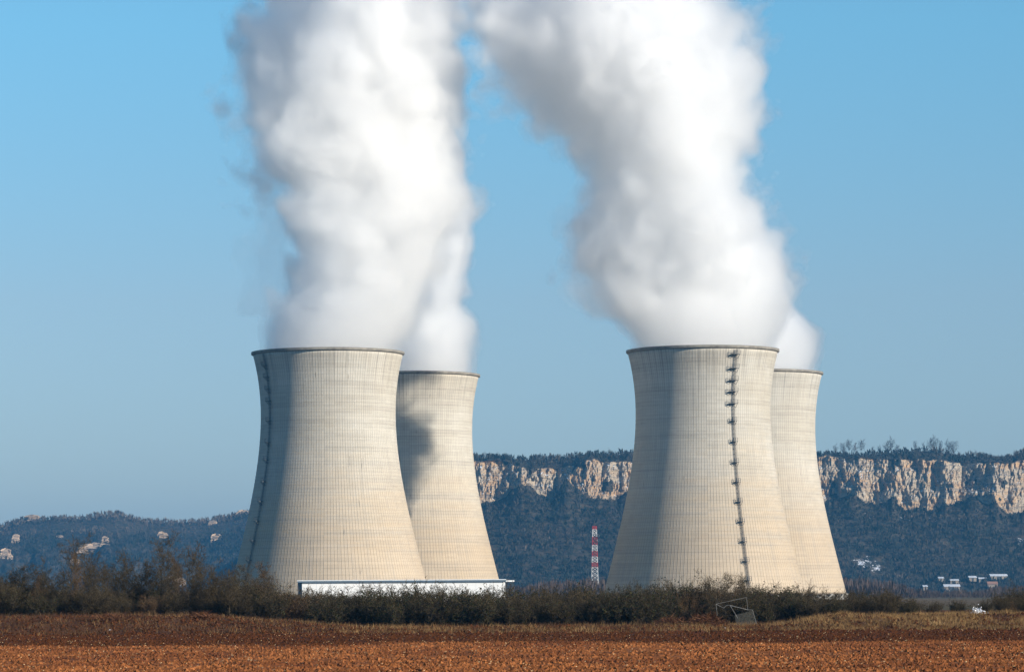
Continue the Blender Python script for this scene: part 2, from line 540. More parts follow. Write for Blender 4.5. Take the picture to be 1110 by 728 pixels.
TH = [(-.09, M_veil), (.0, M_body), (.10, M_core)]
M_wisp = steam_material('steam_wisp', .010)
M_wisp2 = steam_material('steam_wisp_inner', .02)
FLP = add_plume('FL', [(400, 290, 424), (374, 288, 430), (350, 290, 445), (320, 300, 455), (290, 306, 468), (260, 300, 480), (230, 290, 495), (200, 285, 500), (150, 282, 500), (100, 278, 500), (50, 290, 505), (0, 300, 510), (-60, 300, 510)],
          (35, 52), 25, 1, 'steam column over the front tower behind the white building, tallest and broadest', TH)
add_plume('BL', [(420, 382, 512), (400, 380, 512), (360, 400, 518), (320, 410, 515), (280, 415, 515), (240, 420, 518), (200, 410, 505), (150, 400, 495), (100, 390, 480), (0, 380, 480), (-60, 370, 480)],
          (33, 42), 30, 2, 'steam of the rear tower behind the white building, merging into the column before it', TH)
FRP = add_plume('FR', [(400, 696, 830), (374, 692, 838), (340, 662, 856), (300, 650, 862), (270, 652, 852), (230, 650, 832), (200, 645, 828), (170, 632, 826), (140, 595, 826), (110, 560, 828), (80, 530, 828), (50, 508, 824), (0, 478, 810), (-60, 450, 795)],
          (35, 55), 25, 3, 'huge white steam column over the tower with the ladder, leaning left at the top', TH)
add_plume('BR', [(420, 756, 882), (400, 758, 884), (370, 785, 894), (350, 790, 886), (335, 790, 866), (310, 780, 850), (280, 770, 830), (240, 760, 815)],
          (32, 28), 10, 4, 'small rounded puff of steam over the rearmost tower beside the ladder tower', TH, zhi=225, amp=.7)

add_plume('FR', [(345, 640, 690), (320, 608, 680), (290, 592, 672), (250, 590, 668), (210, 602, 672), (185, 620, 680)], (14, 16), 10, 8, None, [(-.05, M_wisp), (.25, M_wisp2)], zhi=228, amp=1.3, zlo=142, parent=FRP, name='wisp')
add_plume('FL', [(345, 262, 320), (310, 266, 320), (270, 272, 320), (230, 268, 310), (180, 262, 310), (120, 262, 310)], (14, 16), 10, 12, None, [(.0, M_wisp)], zhi=258, amp=1.3, zlo=145, parent=FLP, name='wisp')

# ---------------------------------------------------------------- terrain near the camera
def sstep(x, a, b):
    t = np.clip((x - a) / (b - a), 0, 1); return t * t * (3 - 2 * t)

def ground_z(x, y):
    x = np.asarray(x, float); y = np.asarray(y, float)
    u = 555 + x * F / np.maximum(y, 50) 
    left = 1 - sstep(u, 180, 420); right = sstep(u, 820, 930)
    hgt = .35 + 1.35 * left + .95 * right
    up = sstep(y + 6 * vnoise(x / 9, y / 15, 5), 338, 372)
    down = 1 - sstep(y, 620, 900)
    z = hgt * up * down
    z = z + up * down * ((.16 + .25 * right) * fbm(x / 5, y / 7, 3, 3) + .06 * fbm(x / 1.1, y / 1.3, 2, 4)) * (1 - .6 * sstep(y, 420, 700))
    z = z + .10 * fbm(x / 14, y / 30, 2, 8) * (1 - up)
    return z

def soil_material():
    m, t, b = material('ploughed_soil', .95, .05)
    tc = t.new('ShaderNodeTexCoord').outputs['Object']
    at = t.new('ShaderNodeAttribute', attribute_name='tone').outputs['Fac']
    n = t.noise(t.v('MULTIPLY', tc, (.5, .15, .5)), 1.0, 5, .65)
    n2 = t.noise(tc, 3.0, 3, .7)
    _, y, _ = t.xyz(tc)
    edge = t.m('ADD', y, t.m('MULTIPLY', t.m('SUBTRACT', t.noise(t.v('MULTIPLY', tc, (.04, .02, 0)), 1.0, 4, .6), .5), 90.0))
    moist = t.ss(edge, 258, 274)
    patch = t.ss(t.noise(t.v('MULTIPLY', tc, (.10, .03, 0)), 1.0, 4, .65), .45, .62)
    dry = t.mix(t.m('ADD', t.m('MULTIPLY', at, .65), t.m('MULTIPLY', n2, .35)), (.070, .023, .009), (.38, .140, .046))  # wide tone spread also paints clod shadows into the soil colour
    dry = t.mix(t.m('MULTIPLY', patch, .65), dry, (.11, .036, .015))
    x_, _, _ = t.xyz(tc)
    wav = t.noise(t.v('MULTIPLY', tc, (.015, .22, 0)), 1.0, 3, .6)
    dry = t.mix(t.m('MULTIPLY', t.ss(wav, .52, .62), .55), dry, (.085, .028, .012))
    wet = t.mix(t.m('ADD', t.m('MULTIPLY', at, .6), t.m('MULTIPLY', n, .3)), (.028, .010, .004), (.110, .038, .013))
    t.put(b.inputs['Base Color'], t.mix(moist, dry, wet))
    return m
M_soil = soil_material()

def land_material():
    m, t, b = material('rough_ground', .95, .05)
    tc = t.new('ShaderNodeTexCoord').outputs['Object']
    x, y, z = t.xyz(tc)
    n = t.noise(t.v('MULTIPLY', tc, (.25, .12, .3)), 1.0, 6, .7)
    n2 = t.noise(t.v('MULTIPLY', tc, (.004, .002, 0)), 1.0, 4, .6)
    bank = t.mix(t.mr(n, .38, .62, 0, 1), (.040, .016, .009), (.11, .048, .024))
    far = t.mix(t.mr(n2, .4, .6, 0, 1), (.12, .08, .045), (.07, .065, .035))
    t.put(b.inputs['Base Color'], t.mix(t.ss(y, 420, 520), bank, far))
    return m
M_land = land_material()

# one sheet to the horizon
ys = np.concatenate([np.linspace(-600, 120, 10), np.linspace(130, 325, 60), np.linspace(327, 470, 150), np.geomspace(480, 14000, 70)])
xs1 = np.concatenate([np.linspace(0, 75, 220), np.geomspace(76, 12000, 60)])
xs = np.concatenate([-xs1[::-1][:-1], xs1])
Xg, Yg = np.meshgrid(xs, ys)
Zg = ground_z(Xg, Yg) * (Yg > 100)
Zg = np.where((Yg < 336) & (Yg > 100), Zg - .12, Zg)
Zg = np.where(Yg <= 100, -.12, Zg)
I = np.arange(Xg.size).reshape(Xg.shape)
Q = np.stack([I[:-1, :-1], I[:-1, 1:], I[1:, 1:], I[1:, :-1]], -1).reshape(-1, 4)
g = link('ground', make_mesh('ground', np.stack([Xg, Yg, Zg], -1).reshape(-1, 3), Q, M_land, True)); tag(g, kind='structure')

ys = np.concatenate([np.linspace(60, 160, 40), np.linspace(160.6, 341, 420)]); xs = np.linspace(-90, 90, 420)
Xg, Yg = np.meshgrid(xs, ys)
row = np.sin((Yg * .95 + Xg * .12) * 2 * np.pi / 2.2)
Zg = ground_z(Xg, Yg) + .05 * row + .10 * fbm(Xg / .8, Yg / .9, 3, 12) 
Zg = Zg - .5 * (Yg > 340)
I = np.arange(Xg.size).reshape(Xg.shape)
Q = np.stack([I[:-1, :-1], I[:-1, 1:], I[1:, 1:], I[1:, :-1]], -1).reshape(-1, 4)
fo = link('field', make_mesh('field', np.stack([Xg, Yg, Zg], -1).reshape(-1, 3), Q, M_soil, True, attrs={'tone': (fbm(Xg * 2, Yg * 2, 2, 5) * .5 + .5).ravel()})); tag(fo, kind='structure')

# clods
def clods(n, y0, y1, s0, s1, seed, zoff=0.0, power=1.0):
    r = np.random.default_rng(seed)
    y = y0 + (y1 - y0) * r.random(n) ** power
    x = (r.random(n) * 2 - 1) * (y * .158 + 5)
    keep = fbm(x / 2.2, y / 5, 3, seed + 2) + r.random(n) * .9 > .1
    x, y = x[keep], y[keep]; n = len(x)
    s = s0 + (s1 - s0) * r.random(n) ** 2.6
    O = np.array([(1,0,0),(0,1,0),(-1,0,0),(0,-1,0),(0,0,1),(0,0,-.5)], float)
    V = O[None] * (s[:, None, None]) * (1 + (r.random((n, 6, 1)) - .5) * .7) + (r.random((n, 6, 3)) - .5) * s[:, None, None] * .6
    V[:, :, 2] *= .72
    th = r.random(n) * 6.28
    c, q = np.cos(th)[:, None], np.sin(th)[:, None]
    V[:, :, 0], V[:, :, 1] = V[:, :, 0] * c - V[:, :, 1] * q, V[:, :, 0] * q + V[:, :, 1] * c
    V += np.stack([x, y, ground_z(x, y) + s * .25 + zoff], -1)[:, None]
    T = np.array([(0,1,4),(1,2,4),(2,3,4),(3,0,4),(1,0,5),(2,1,5),(3,2,5),(0,3,5)])
    Q = (T[None] + (np.arange(n) * 6)[:, None, None]).reshape(-1, 3)
    tone = np.repeat(r.random(n), 6)
    return V.reshape(-1, 3), Q, tone
V, Q, tn = clods(190000, 160, 340, .03, .19, 21)
o = link('soil_clods', make_mesh('soil_clods', V, Q, M_soil, False, attrs={'tone': tn})); tag(o, 'crumbled red-brown clods covering the ploughed field', 'soil', kind='stuff')

M_straw = simple('straw', (.42, .28, .14), (.6, .46, .27), 5, .9)
r = np.random.default_rng(4)
n = 2600
y = 165 + 170 * r.random(n); x = (r.random(n) * 2 - 1) * (y * .158 + 4)
L = .04 + .08 * r.random(n); th = r.random(n) * 6.28; up = r.random(n) * .5
d = np.stack([np.cos(th) * L, np.sin(th) * L, up * L], -1); w = np.stack([-np.sin(th), np.cos(th), 0 * th], -1) * .012 + np.array([0, 0, .012])
c = np.stack([x, y, ground_z(x, y) + .17], -1)
V = np.stack([c - w, c + d - w, c + d + w, c + w], 1).reshape(-1, 3)
o = link('crop_stubble', make_mesh('crop_stubble', V, np.arange(n * 4).reshape(-1, 4), M_straw)); tag(o, 'pale bits of straw scattered over the ploughed field', 'stubble', kind='stuff')

# ---------------------------------------------------------------- hills
def rowz(pts, u, D): 
    p = np.array(pts, float); return (HOR - np.interp(u, p[:, 0], p[:, 1])) * D / F + EYE
U = np.arange(-420, 1700, .9)
wgt = sstep(U, 420, 510)
Dist = 6300 * (1 - wgt) + 4600 * wgt
ridge = rowz([(-420, 560), (-200, 575), (-100, 570), (0, 565), (20, 559), (60, 556), (90, 556), (110, 552), (125, 551), (145, 556), (160, 560), (200, 561), (225, 559), (250, 555), (275, 549), (350, 525), (450, 505), (515, 492), (560, 494), (600, 493), (640, 490), (690, 488), (800, 486), (880, 492), (900, 493), (960, 490), (985, 487), (1020, 488), (1035, 495), (1050, 493), (1062, 493), (1080, 499), (1095, 495), (1110, 489), (1200, 480), (1400, 500), (1700, 560)], U, Dist)
zt = rowz([(515, 498), (553, 500), (566, 506), (580, 508), (610, 506), (640, 500), (690, 499), (880, 497), (900, 495), (935, 497), (1000, 500), (1040, 503), (1080, 504), (1110, 503), (1400, 505), (1700, 580)], U, Dist)
zb = rowz([(515, 548), (540, 543), (553, 531), (570, 534), (600, 536), (612, 524), (628, 530), (637, 540), (690, 537), (760, 545), (880, 546), (910, 537), (935, 540), (958, 548), (980, 556), (1040, 547), (1080, 550), (1100, 560), (1150, 557), (1700, 600)], U, Dist)
zt = zt + 4.5 * fbm(U / 14, U * 0, 4, 81); zb = zb + 16 * fbm(U / 22, U * 0, 4, 83)
zbs = zb.copy()
zt = zt * wgt + ridge * .93 * (1 - wgt); zb = zb * wgt + ridge * .8 * (1 - wgt)
zsm = np.convolve(np.pad(zb, 60, 'edge'), np.ones(121) / 121, 'valid')
seg = [(470, 553, 1), (553, 566, -.8), (566, 612, .5), (612, 637, -.85), (637, 705, 1), (705, 730, 0), (730, 790, 1), (790, 820, 0), (820, 880, 1), (880, 908, .5), (908, 932, -.8), (932, 950, .3), (950, 973, -.8), (973, 1000, -.25), (1000, 1006, -1.4), (1006, 1020, -.4), (1020, 1027, -1.2), (1027, 1044, .5), (1044, 1082, -.72), (1082, 1150, .62), (1150, 1180, 0), (1180, 1250, 1), (1250, 1280, 0), (1280, 1400, 1)]
slope = np.full(len(U), .1)
for a, b_, lit in seg: slope[(U >= a) & (U < b_)] = {1: .62, 0: -1.55}.get(lit, lit)
gcur = np.cumsum(slope) * .9 * 4600 / F
k = 171; gcur = gcur - np.convolve(np.pad(gcur, k // 2, 'edge'), np.ones(k) / k, 'valid') 
gcur *= wgt
nT, nC, nR, nB = 60, 46, 14, 6
rows = []
XW = (U - 555) / F
def addrow(y, z, push, rock):
    rows.append((XW * Dist, y + push, z, rock))
foot = 520 * wgt + 1100 * (1 - wgt)
for i in range(nT):
    t = i / nT
    prof = t ** 1.35
    y = Dist - foot + (foot - 25) * t
    n_ = fbm(U / 60, np.full_like(U, t * 5), 5, 31)
    gul = fbm(U / 26 + t * 2, np.full_like(U, t * 6.5), 4, 37)
    z = (zsm + (zb - zsm) * t ** 7) * prof * (1 + .10 * n_ * (1 - t)) + 9 * gul * np.sin(math.pi * t) * (.6 + .9 * (1 - wgt))
    z = z + (1 - wgt) * 42 * fbm(U / 45, np.full_like(U, t * 2.2), 4, 39) * np.sin(math.pi * min(1, t * 1.05))
    addrow(y, np.maximum(z, -.5 if i == 0 else .0), gcur * t ** 9, np.zeros_like(U))
for i in range(nC):
    t = i / nC
    z = zb + (zt - zb) * t
    strat = fbm(z / 9, U / 90, 3, 51) * 5
    rough = fbm(U / 11, z / 30, 5, 55, .62) * 17 + fbm(U / 3.2, z / 9, 3, 57, .6) * 4.5
    fade = np.minimum(1, t * 5)
    y = Dist - 25 + 30 * t + strat * fade + (1 - wgt) * 120 * t
    addrow(y, z, gcur * (1 - .25 * t) + rough * wgt * fade, wgt * np.minimum(1, t * 8 + .2))
for i in range(nR):
    t = i / (nR - 1)
    z = zt + (ridge - zt) * (1 - (1 - t) ** 1.8) + 2.2 * fbm(U / 5, np.full_like(U, t * 4), 3, 61) * (t > 0)
    addrow(Dist + 5 + 140 * t + (1 - wgt) * 120, z, gcur * .75 * (1 - t), np.full_like(U, .0))
for i in range(1, nB + 1):
    addrow(Dist + 150 + 400 * i, ridge - i * 14, 0, np.zeros_like(U))
HX = np.array([r_[0] for r_ in rows]); HY = np.array([r_[1] + 0 * U for r_ in rows]); HZ = np.array([r_[2] for r_ in rows]); HR = np.array([r_[3] for r_ in rows])
HX = XW[None, :] * HY                       # keep columns fanned out from the valley
HU = 555 + HX / HY * F; HROW = HOR - (HZ - EYE) * F / HY
patch = fbm(HU / 17, HZ / 30, 4, 71) + .25 * fbm(HU / 4, HZ / 8, 3, 73)
HR = HR * sstep(patch + .24, -.30, -.02)
snow = np.exp(-((HU - 934) / 14) ** 2 - ((HROW - 611) / 9) ** 2) + .8 * np.exp(-((HU - 952) / 9) ** 2 - ((HROW - 618) / 6) ** 2) + .75 * np.exp(-((HU - 1105) / 12) ** 2 - ((HROW - 590) / 8) ** 2)
snow = snow + .48 * np.exp(-((HROW - 560 - (HU - 960) * .06) / 9) ** 2) * sstep(HU, 900, 950) * (1 - sstep(HU, 1020, 1060)) + .4 * (1 - wgt)[None, :] * np.exp(-((HROW - 565) / 9) ** 2)

def hill_material():
    m, t, b = material('limestone_and_scrub', .95, .05)
    tc = t.new('ShaderNodeTexCoord').outputs['Object']
    rk = t.new('ShaderNodeAttribute', attribute_name='rock').outputs['Fac']
    sn = t.new('ShaderNodeAttribute', attribute_name='snow').outputs['Fac']
    sp = t.v('MULTIPLY', tc, (1, .3, 1))
    n1 = t.noise(t.v('MULTIPLY', sp, (.02, .02, .05)), 1.0, 5, .65)
    n2 = t.noise(t.v('MULTIPLY', sp, (.10, .10, .22)), 1.0, 5, .7)
    n3 = t.noise(t.v('MULTIPLY', sp, (.25, .25, .05)), 1.0, 3, .6)
    rock = t.mix(t.ss(n1, .40, .60), (.43, .35, .255), (.46, .30, .165))
    strata = t.noise(t.v('MULTIPLY', sp, (.008, .008, .30)), 1.0, 3, .6)
    rock = t.mix(t.m('MULTIPLY', t.ss(strata, .5, .62), .6), rock, (.22, .185, .16))
    rock = t.mix(t.m('MULTIPLY', t.ss(n2, .50, .68), .8), rock, (.15, .135, .125))
    rock = t.mix(t.ss(n3, .56, .72), rock, (.47, .42, .35))
    scrub = t.mix(t.ss(n2, .4, .6), (.030, .032, .026), (.075, .060, .045))
    mask = t.ss(t.m('ADD', rk, t.m('MULTIPLY', t.m('SUBTRACT', n2, .5), 1.3)), .35, .6)
    nz = t.xyz(t.new('ShaderNodeNewGeometry').outputs['True Normal'])[2]
    ledge = t.ss(nz, .50, .75)
    col = t.mix(t.m('MULTIPLY', mask, t.m('SUBTRACT', 1.0, t.m('MULTIPLY', ledge, .75))), scrub, rock)
    n4 = t.noise(t.v('MULTIPLY', sp, (.16, .16, .26)), 1.0, 4, .85)
    sm = t.ss(t.m('ADD', t.m('ADD', t.m('MULTIPLY', sn, .30), t.m('MULTIPLY', t.m('MULTIPLY', rk, ledge), .22)), n4), .77, .81)
    col = t.mix(sm, col, (.80, .82, .86))
    t.put(b.inputs['Base Color'], col)
    bp = t.new('ShaderNodeBump'); bp.inputs['Strength'].default_value = 1.0; bp.inputs['Distance'].default_value = 5.0
    t.put(bp.inputs['Height'], n2); t.put(b.inputs['Normal'], bp.outputs[0])
    return m
M_hill = hill_material()
I = np.arange(HX.size).reshape(HX.shape)
Q = np.stack([I[:-1, :-1], I[:-1, 1:], I[1:, 1:], I[1:, :-1]], -1).reshape(-1, 4)
o = link('hills', make_mesh('hills', np.stack([HX, HY, HZ], -1).reshape(-1, 3), Q, M_hill, False, attrs={'rock': HR.ravel(), 'snow': snow.ravel()})); tag(o, kind='structure')

def on_hill(u, row):
    """point of the front slope that shows at this column and row"""
    j = int(np.argmin(np.abs(U - u))); c = HROW[:nT + nC + nR, j]
    i = int(np.argmin(np.abs(c - row))); return np.array([HX[i, j], HY[i, j], HZ[i, j]])

# winter woods on the slopes
def wood_material(name, a, b_, c):
    m, t, b = material(name, .95, .03)
    at = t.new('ShaderNodeAttribute', attribute_name='tone').outputs['Fac']
    col = t.mix(t.mr(at, 0, .7, 0, 1), a, b_); col = t.mix(t.mr(at, .7, 1, 0, 1), col, c)
    t.put(b.inputs['Base Color'], col)
    return m
M_wood = wood_material('winter_wood', (.016, .024, .020), (.055, .048, .038), (.13, .10, .075))
M_line = wood_material('winter_treeline', (.05, .036, .030), (.095, .068, .055), (.14, .105, .085))

def spiky(P, hgt, wid, nt, seed, tone):
    """many small bare crowns: thin upright slivers fanning from each base"""
    r = np.random.default_rng(seed); n = len(P)
    a = r.random((n, nt)) * 2 * np.pi; rr = np.sqrt(r.random((n, nt)))
    z = r.random((n, nt))
    rad = wid[:, None] * rr * np.sqrt(np.clip(1 - (z * 1.6 - .75) ** 2, .05, 1))
    tip = np.stack([np.cos(a) * rad, np.sin(a) * rad, hgt[:, None] * (.25 + .75 * z)], -1)
    b0 = np.stack([np.cos(a) * rad * .45, np.sin(a) * rad * .45, hgt[:, None] * (.02 + .55 * z)], -1)
    wd = (r.random((n, nt, 3)) - .5); wd[..., 2] *= .6
    wd = wd / np.linalg.norm(wd, axis=-1, keepdims=True) * (wid[:, None, None] * (.14 + .22 * r.random((n, nt, 1)))) * (10 / nt) ** .8
    V = np.stack([b0 - wd, b0 + wd, tip + wd * .35, tip - wd * .2], 2) + P[:, None, None, :]
    m_ = n * nt
    return V.reshape(-1, 3), np.arange(m_ * 4).reshape(-1, 4), np.repeat(np.clip(np.repeat(tone, nt) + (r.random(m_) - .5) * .35, 0, 1), 4)

r = np.random.default_rng(31)
n = 52000
ci = r.integers(0, len(U) - 1, n); ri = r.integers(1, nT + nC + nR, n)
fine_t = ri < nT + 2
ok = (HR[ri, ci] < .25) | (r.random(n) < .04)
ok &= (snow[ri, ci] < .55) | (r.random(n) < .25)
dens = fbm(HU[ri, ci] / 30, HROW[ri, ci] / 14, 3, 91)
ok &= (dens + r.random(n) > -.05)
cliffy = (ri >= nT) & (ri < nT + nC)
ok &= ~cliffy | (r.random(n) < .3)
ci, ri = ci[ok], ri[ok]
f1, f2 = r.random(len(ci)), r.random(len(ci))
def lerp2(A): return (A[ri, ci] * (1 - f1) + A[ri, ci + 1] * f1) * (1 - f2) + (A[ri + 1, ci] * (1 - f1) + A[ri + 1, ci + 1] * f1) * f2
P = np.stack([lerp2(HX), lerp2(HY), lerp2(HZ) - 1.0], -1)
cliffy = (ri >= nT) & (ri < nT + nC)
hg = (5 + 5 * r.random(len(ci))) * np.where(cliffy, .45, 1) * np.where(P[:, 0] < -150, 1.25, 1)
tone = np.clip(.4 + .55 * fbm(P[:, 0] / 60, P[:, 2] / 20, 3, 95) + .25 * (r.random(len(ci)) - .5) + .15 * (ri > nT + nC) + .35 * (P[:, 1] > 5500) * (HROW[ri, ci] < 577), 0, 1)
V, Q, tt = spiky(P, hg, hg * .42, 9, 5, tone)
o = link('winter_woods', make_mesh('winter_woods', V, Q, M_wood, False, attrs={'tone': tt})); tag(o, 'bare dark winter woodland covering the slopes below and above the cliffs', 'woodland', kind='stuff')

# treeline across the plain
n = 5200
u = r.random(n) * 1500 - 200; Dp = 2250 + 450 * r.random(n)
hh = np.interp(u, [-200, 200, 300, 540, 575, 600, 640, 660, 880, 905, 935, 960, 985, 1000, 1060, 1080, 1300], [9, 9, 9, 10, 12, 15, 18, 16, 14, 16, 16, 14, 11, 7, 6, 9, 11])
hh = hh * (.55 + .45 * r.random(n)) * (1 + .25 * fbm(u / 13, Dp / 200, 2, 44))
P = np.stack([(u - 555) / F * Dp, Dp, np.zeros(n) - .3], -1)
V, Q, tt = spiky(P, hh, hh * .26, 26, 6, np.clip(.45 + .5 * fbm(u / 20, Dp / 90, 3, 46) + .2 * (r.random(n) - .5), 0, 1))
o = link('distant_treeline', make_mesh('distant_treeline', V, Q, M_line, False, attrs={'tone': tt})); tag(o, 'purplish brown belt of bare trees on the plain behind the cooling towers', 'treeline', kind='stuff')

# pale rock outcrops on the left hills
def outcrop(u0, u1, r0, r1, label, seed):
    c = on_hill((u0 + u1) / 2, (r0 + r1) / 2); D = c[1]
    w = (u1 - u0) * D / F * 1.2; h = (r1 - r0) * D / F
    nu, nv = 26, 22
    a = np.linspace(0, 2 * np.pi, nu + 1); b = np.linspace(0, 1, nv)
    A, B = np.meshgrid(a, b)
    def sq(c_, e): return np.sign(c_) * np.abs(c_) ** e
    prof = np.minimum(1, np.minimum(B * 14, (1 - B) * 14)) * (1 - .25 * B)
    nz_ = 1 + .35 * fbm(B * 5 + seed, A * 0, 3, seed + 11) + .45 * fbm(np.cos(A) * 2 + seed, np.sin(A) * 2 + B * 4, 4, seed) + .12 * fbm(np.cos(A) * 6 + seed, np.sin(A) * 6 + B * 12, 2, seed + 3)
    X = sq(np.cos(A), .3) * w / 2 * prof * nz_; Y = sq(np.sin(A), .3) * min(w, h) * .45 * prof * nz_; Z = (B - .5) * h * (1 + .35 * fbm(np.cos(A) * 3, np.sin(A) * 3, 3, seed + 8))
    Z[:, -1] = Z[:, 0]; X[:, -1] = X[:, 0]; Y[:, -1] = Y[:, 0]
    I = np.arange(A.size).reshape(A.shape)
    Q = np.stack([I[:-1, :-1], I[:-1, 1:], I[1:, 1:], I[1:, :-1]], -1).reshape(-1, 4)
    o = link('rock_outcrop', make_mesh('rock_outcrop', np.stack([X, Y, Z], -1).reshape(-1, 3), Q, M_crag), loc=(c[0], c[1] + 1, pz((r0 + r1) / 2, D)))
    tag(o, label, 'rock', 'pale rock outcrops on the wooded hills')
m, t, b = material('pale_crag', .95, .05); M_crag = m
tc = t.new('ShaderNodeTexCoord').outputs['Object']
n1 = t.noise(t.v('MULTIPLY', tc, (.08, .08, .25)), 1.0, 5, .7)
col = t.mix(t.ss(n1, .38, .55), (.20, .16, .13), (.50, .36, .24)); t.put(b.inputs['Base Color'], t.mix(t.ss(n1, .54, .60), col, (.10, .09, .08)))
for q in [((27, 43, 555, 569), 'squarish pale rock block on the crest of the far hills'),
          ((13, 21, 576, 592), 'narrow pale rock spire above the lower crag at the picture edge'),
          ((1, 13, 592, 612), 'tall cream crag low on the hill at the picture edge'),
          ((60, 68, 577, 583), 'tiny pale rock between the crest block and the broad crag'),
          ((86, 117, 587, 603), 'broad cream crag halfway down the far hillside'),
          ((111, 119, 579, 590), 'small rock horn on top of the broad cream crag'),
          ((76, 86, 603, 613), 'pale rock just below the broad cream crag, behind bare branches'),
          ((172, 182, 574, 586), 'dull rock face behind the tallest bare tree'),
          ((227, 235, 562, 570), 'small pale rock near the crest, short way from the cooling tower'),
          ((229, 239, 577, 590), 'pale rock column with a thin foot beside the cooling tower'),
          ((258, 270, 551, 562), 'bright rock on the crest touching the cooling tower edge'),
          ((180, 187, 621, 629), 'small round white rock seen between bare trees'),
          ((188, 202, 625, 641), 'jagged white rock low down seen between bare trees')]:
    outcrop(*q[0], q[1], int(q[0][0]) + 3)

# ---------------------------------------------------------------- branches
def prisms(A, B, ra, rb, k=3):
    A = np.asarray(A, float); B = np.asarray(B, float); ra = np.asarray(ra)[:, None]; rb = np.asarray(rb)[:, None]
    d = B - A; d /= np.linalg.norm(d, axis=1, keepdims=True) + 1e-9
    ref = np.where(np.abs(d[:, 2:3]) < .9, [[0, 0, 1.]], [[1., 0, 0]])
    u = np.cross(d, ref); u /= np.linalg.norm(u, axis=1, keepdims=True); v = np.cross(d, u)
    V = []
    for P_, r_ in ((A, ra), (B, rb)):
        for i in range(k):
            t = i * 2 * math.pi / k; V.append(P_ + (u * math.cos(t) + v * math.sin(t)) * r_)
    V = np.stack(V, 1); n = len(A)
    f = np.array([(i, (i + 1) % k, (i + 1) % k + k, i + k) for i in range(k)])
    return V.reshape(-1, 3), (f[None] + (np.arange(n) * 2 * k)[:, None, None]).reshape(-1, 4)

def grow(rg, start, dirn, length, rad, nseg, levels, kids, out, jit=.25, up=.15, spread=.9, shrink=.5, lv=0):
    """levels of branching; out: list of (a, b, ra, rb, level)"""
    p = np.array(start, float); d = np.array(dirn, float); d /= np.linalg.norm(d)
    for i in range(nseg):
        d = d + rg.normal(0, jit, 3); d[2] += up; d /= np.linalg.norm(d)
        q = p + d * length / nseg
        r0 = rad * (1 - .75 * i / nseg); r1 = rad * (1 - .75 * (i + 1) / nseg)
        out.append((p, q, r0, r1, lv))
        if levels > 0 and (i > 0 or lv > 0 or nseg == 1):
            for _ in range(kids[0]):
                e = d * .8 + rg.normal(0, spread, 3)
                s_ = p + (q - p) * rg.random()
                grow(rg, s_, e, length * shrink * (.6 + .7 * rg.random()), r1 * .6 + .003, 2, levels - 1, kids[1:], out, jit, up, spread, shrink, lv + 1)
        p = q
    return out

M_bark = simple('winter_bark', (.045, .034, .022), (.125, .092, .058), 1.5, .9)
M_bark_pale = simple('pale_bark', (.09, .08, .055), (.17, .15, .10), 1.5, .9)
M_twig = wood_material('bare_twigs', (.014, .012, .008), (.040, .033, .020), (.105, .078, .046))
M_twig_red = wood_material('russet_twigs', (.028, .019, .011), (.075, .048, .027), (.14, .09, .05))
M_leaf = wood_material('evergreen_leaves', (.012, .017, .009), (.028, .034, .016), (.06, .06, .026))

def seg_mesh(name, segs, mat, rg, minr=0.0, thick=1.0):
    A = np.array([s_[0] for s_ in segs]); B = np.array([s_[1] for s_ in segs])
    ra = np.maximum([s_[2] * thick for s_ in segs], minr); rb = np.maximum([s_[3] * thick for s_ in segs], minr * .7)
    V, Q = prisms(A, B, ra, rb)
    tone = np.repeat(np.clip(rg.random(len(segs)) * .8 + .1 + .1 * np.array([s_[4] for s_ in segs]), 0, 1), 6)
    return make_mesh(name, V, Q, mat, True, attrs={'tone': tone})

def shrub_proto(seed, h, w, stems, leafy=0, mat=None):
    rg = np.random.default_rng(seed); segs = []
    for i in range(stems):
        a = rg.random() * 6.283; tl = rg.random() ** .7 * .95
        grow(rg, (math.cos(a) * .5 * rg.random() * w / 2, math.sin(a) * .5 * rg.random() * w / 2, 0), (math.cos(a) * tl * w / h, math.sin(a) * tl * w / h, 1), h * (.5 + .45 * rg.random()), .035, 4, 3, (3, 3, 2), segs, .16, .05, .75, .42)
    tw = seg_mesh('twigs', segs, mat or M_twig, rg, .012)
    lf = None
    if leafy:
        ends = np.array([s_[1] for s_ in segs if s_[4] >= 1]); k = rg.integers(0, len(ends), leafy)
        c = ends[k] + rg.normal(0, .10, (leafy, 3)); c[:, 2] = np.abs(c[:, 2])
        a = rg.normal(0, .04, (leafy, 3)); b_ = rg.normal(0, .04, (leafy, 3))
        V = np.stack([c - a, c + b_, c + a, c - b_], 1).reshape(-1, 3)
        lf = make_mesh('foliage', V, np.arange(leafy * 4).reshape(-1, 4), M_leaf, attrs={'tone': np.repeat(rg.random(leafy), 4)})
    return tw, lf
SHR = [shrub_proto(100, 3.6, 4.2, 28), shrub_proto(101, 3.3, 4.6, 28, 2600), shrub_proto(102, 3.9, 4.0, 25), shrub_proto(103, 3.4, 4.4, 28, 3800), shrub_proto(104, 3.7, 4.4, 28, 1200),
       shrub_proto(105, 3.2, 3.8, 18, 0, M_twig_red), shrub_proto(106, 2.6, 3.6, 22, 4500)]

def shrub(kind, x, y, s, rz, label, group, name='shrub', cat='shrub', zs=1.0):
    root = empty(name, (x, y, float(ground_z(x, y)) - .08)); root.rotation_euler = (0, 0, rz); root.scale = (s, s, s * zs)
    tag(root, label, cat, group)
    tw, lf = SHR[kind]
    link('twigs', tw, root)
    if lf: link('foliage', lf, root)
    return root

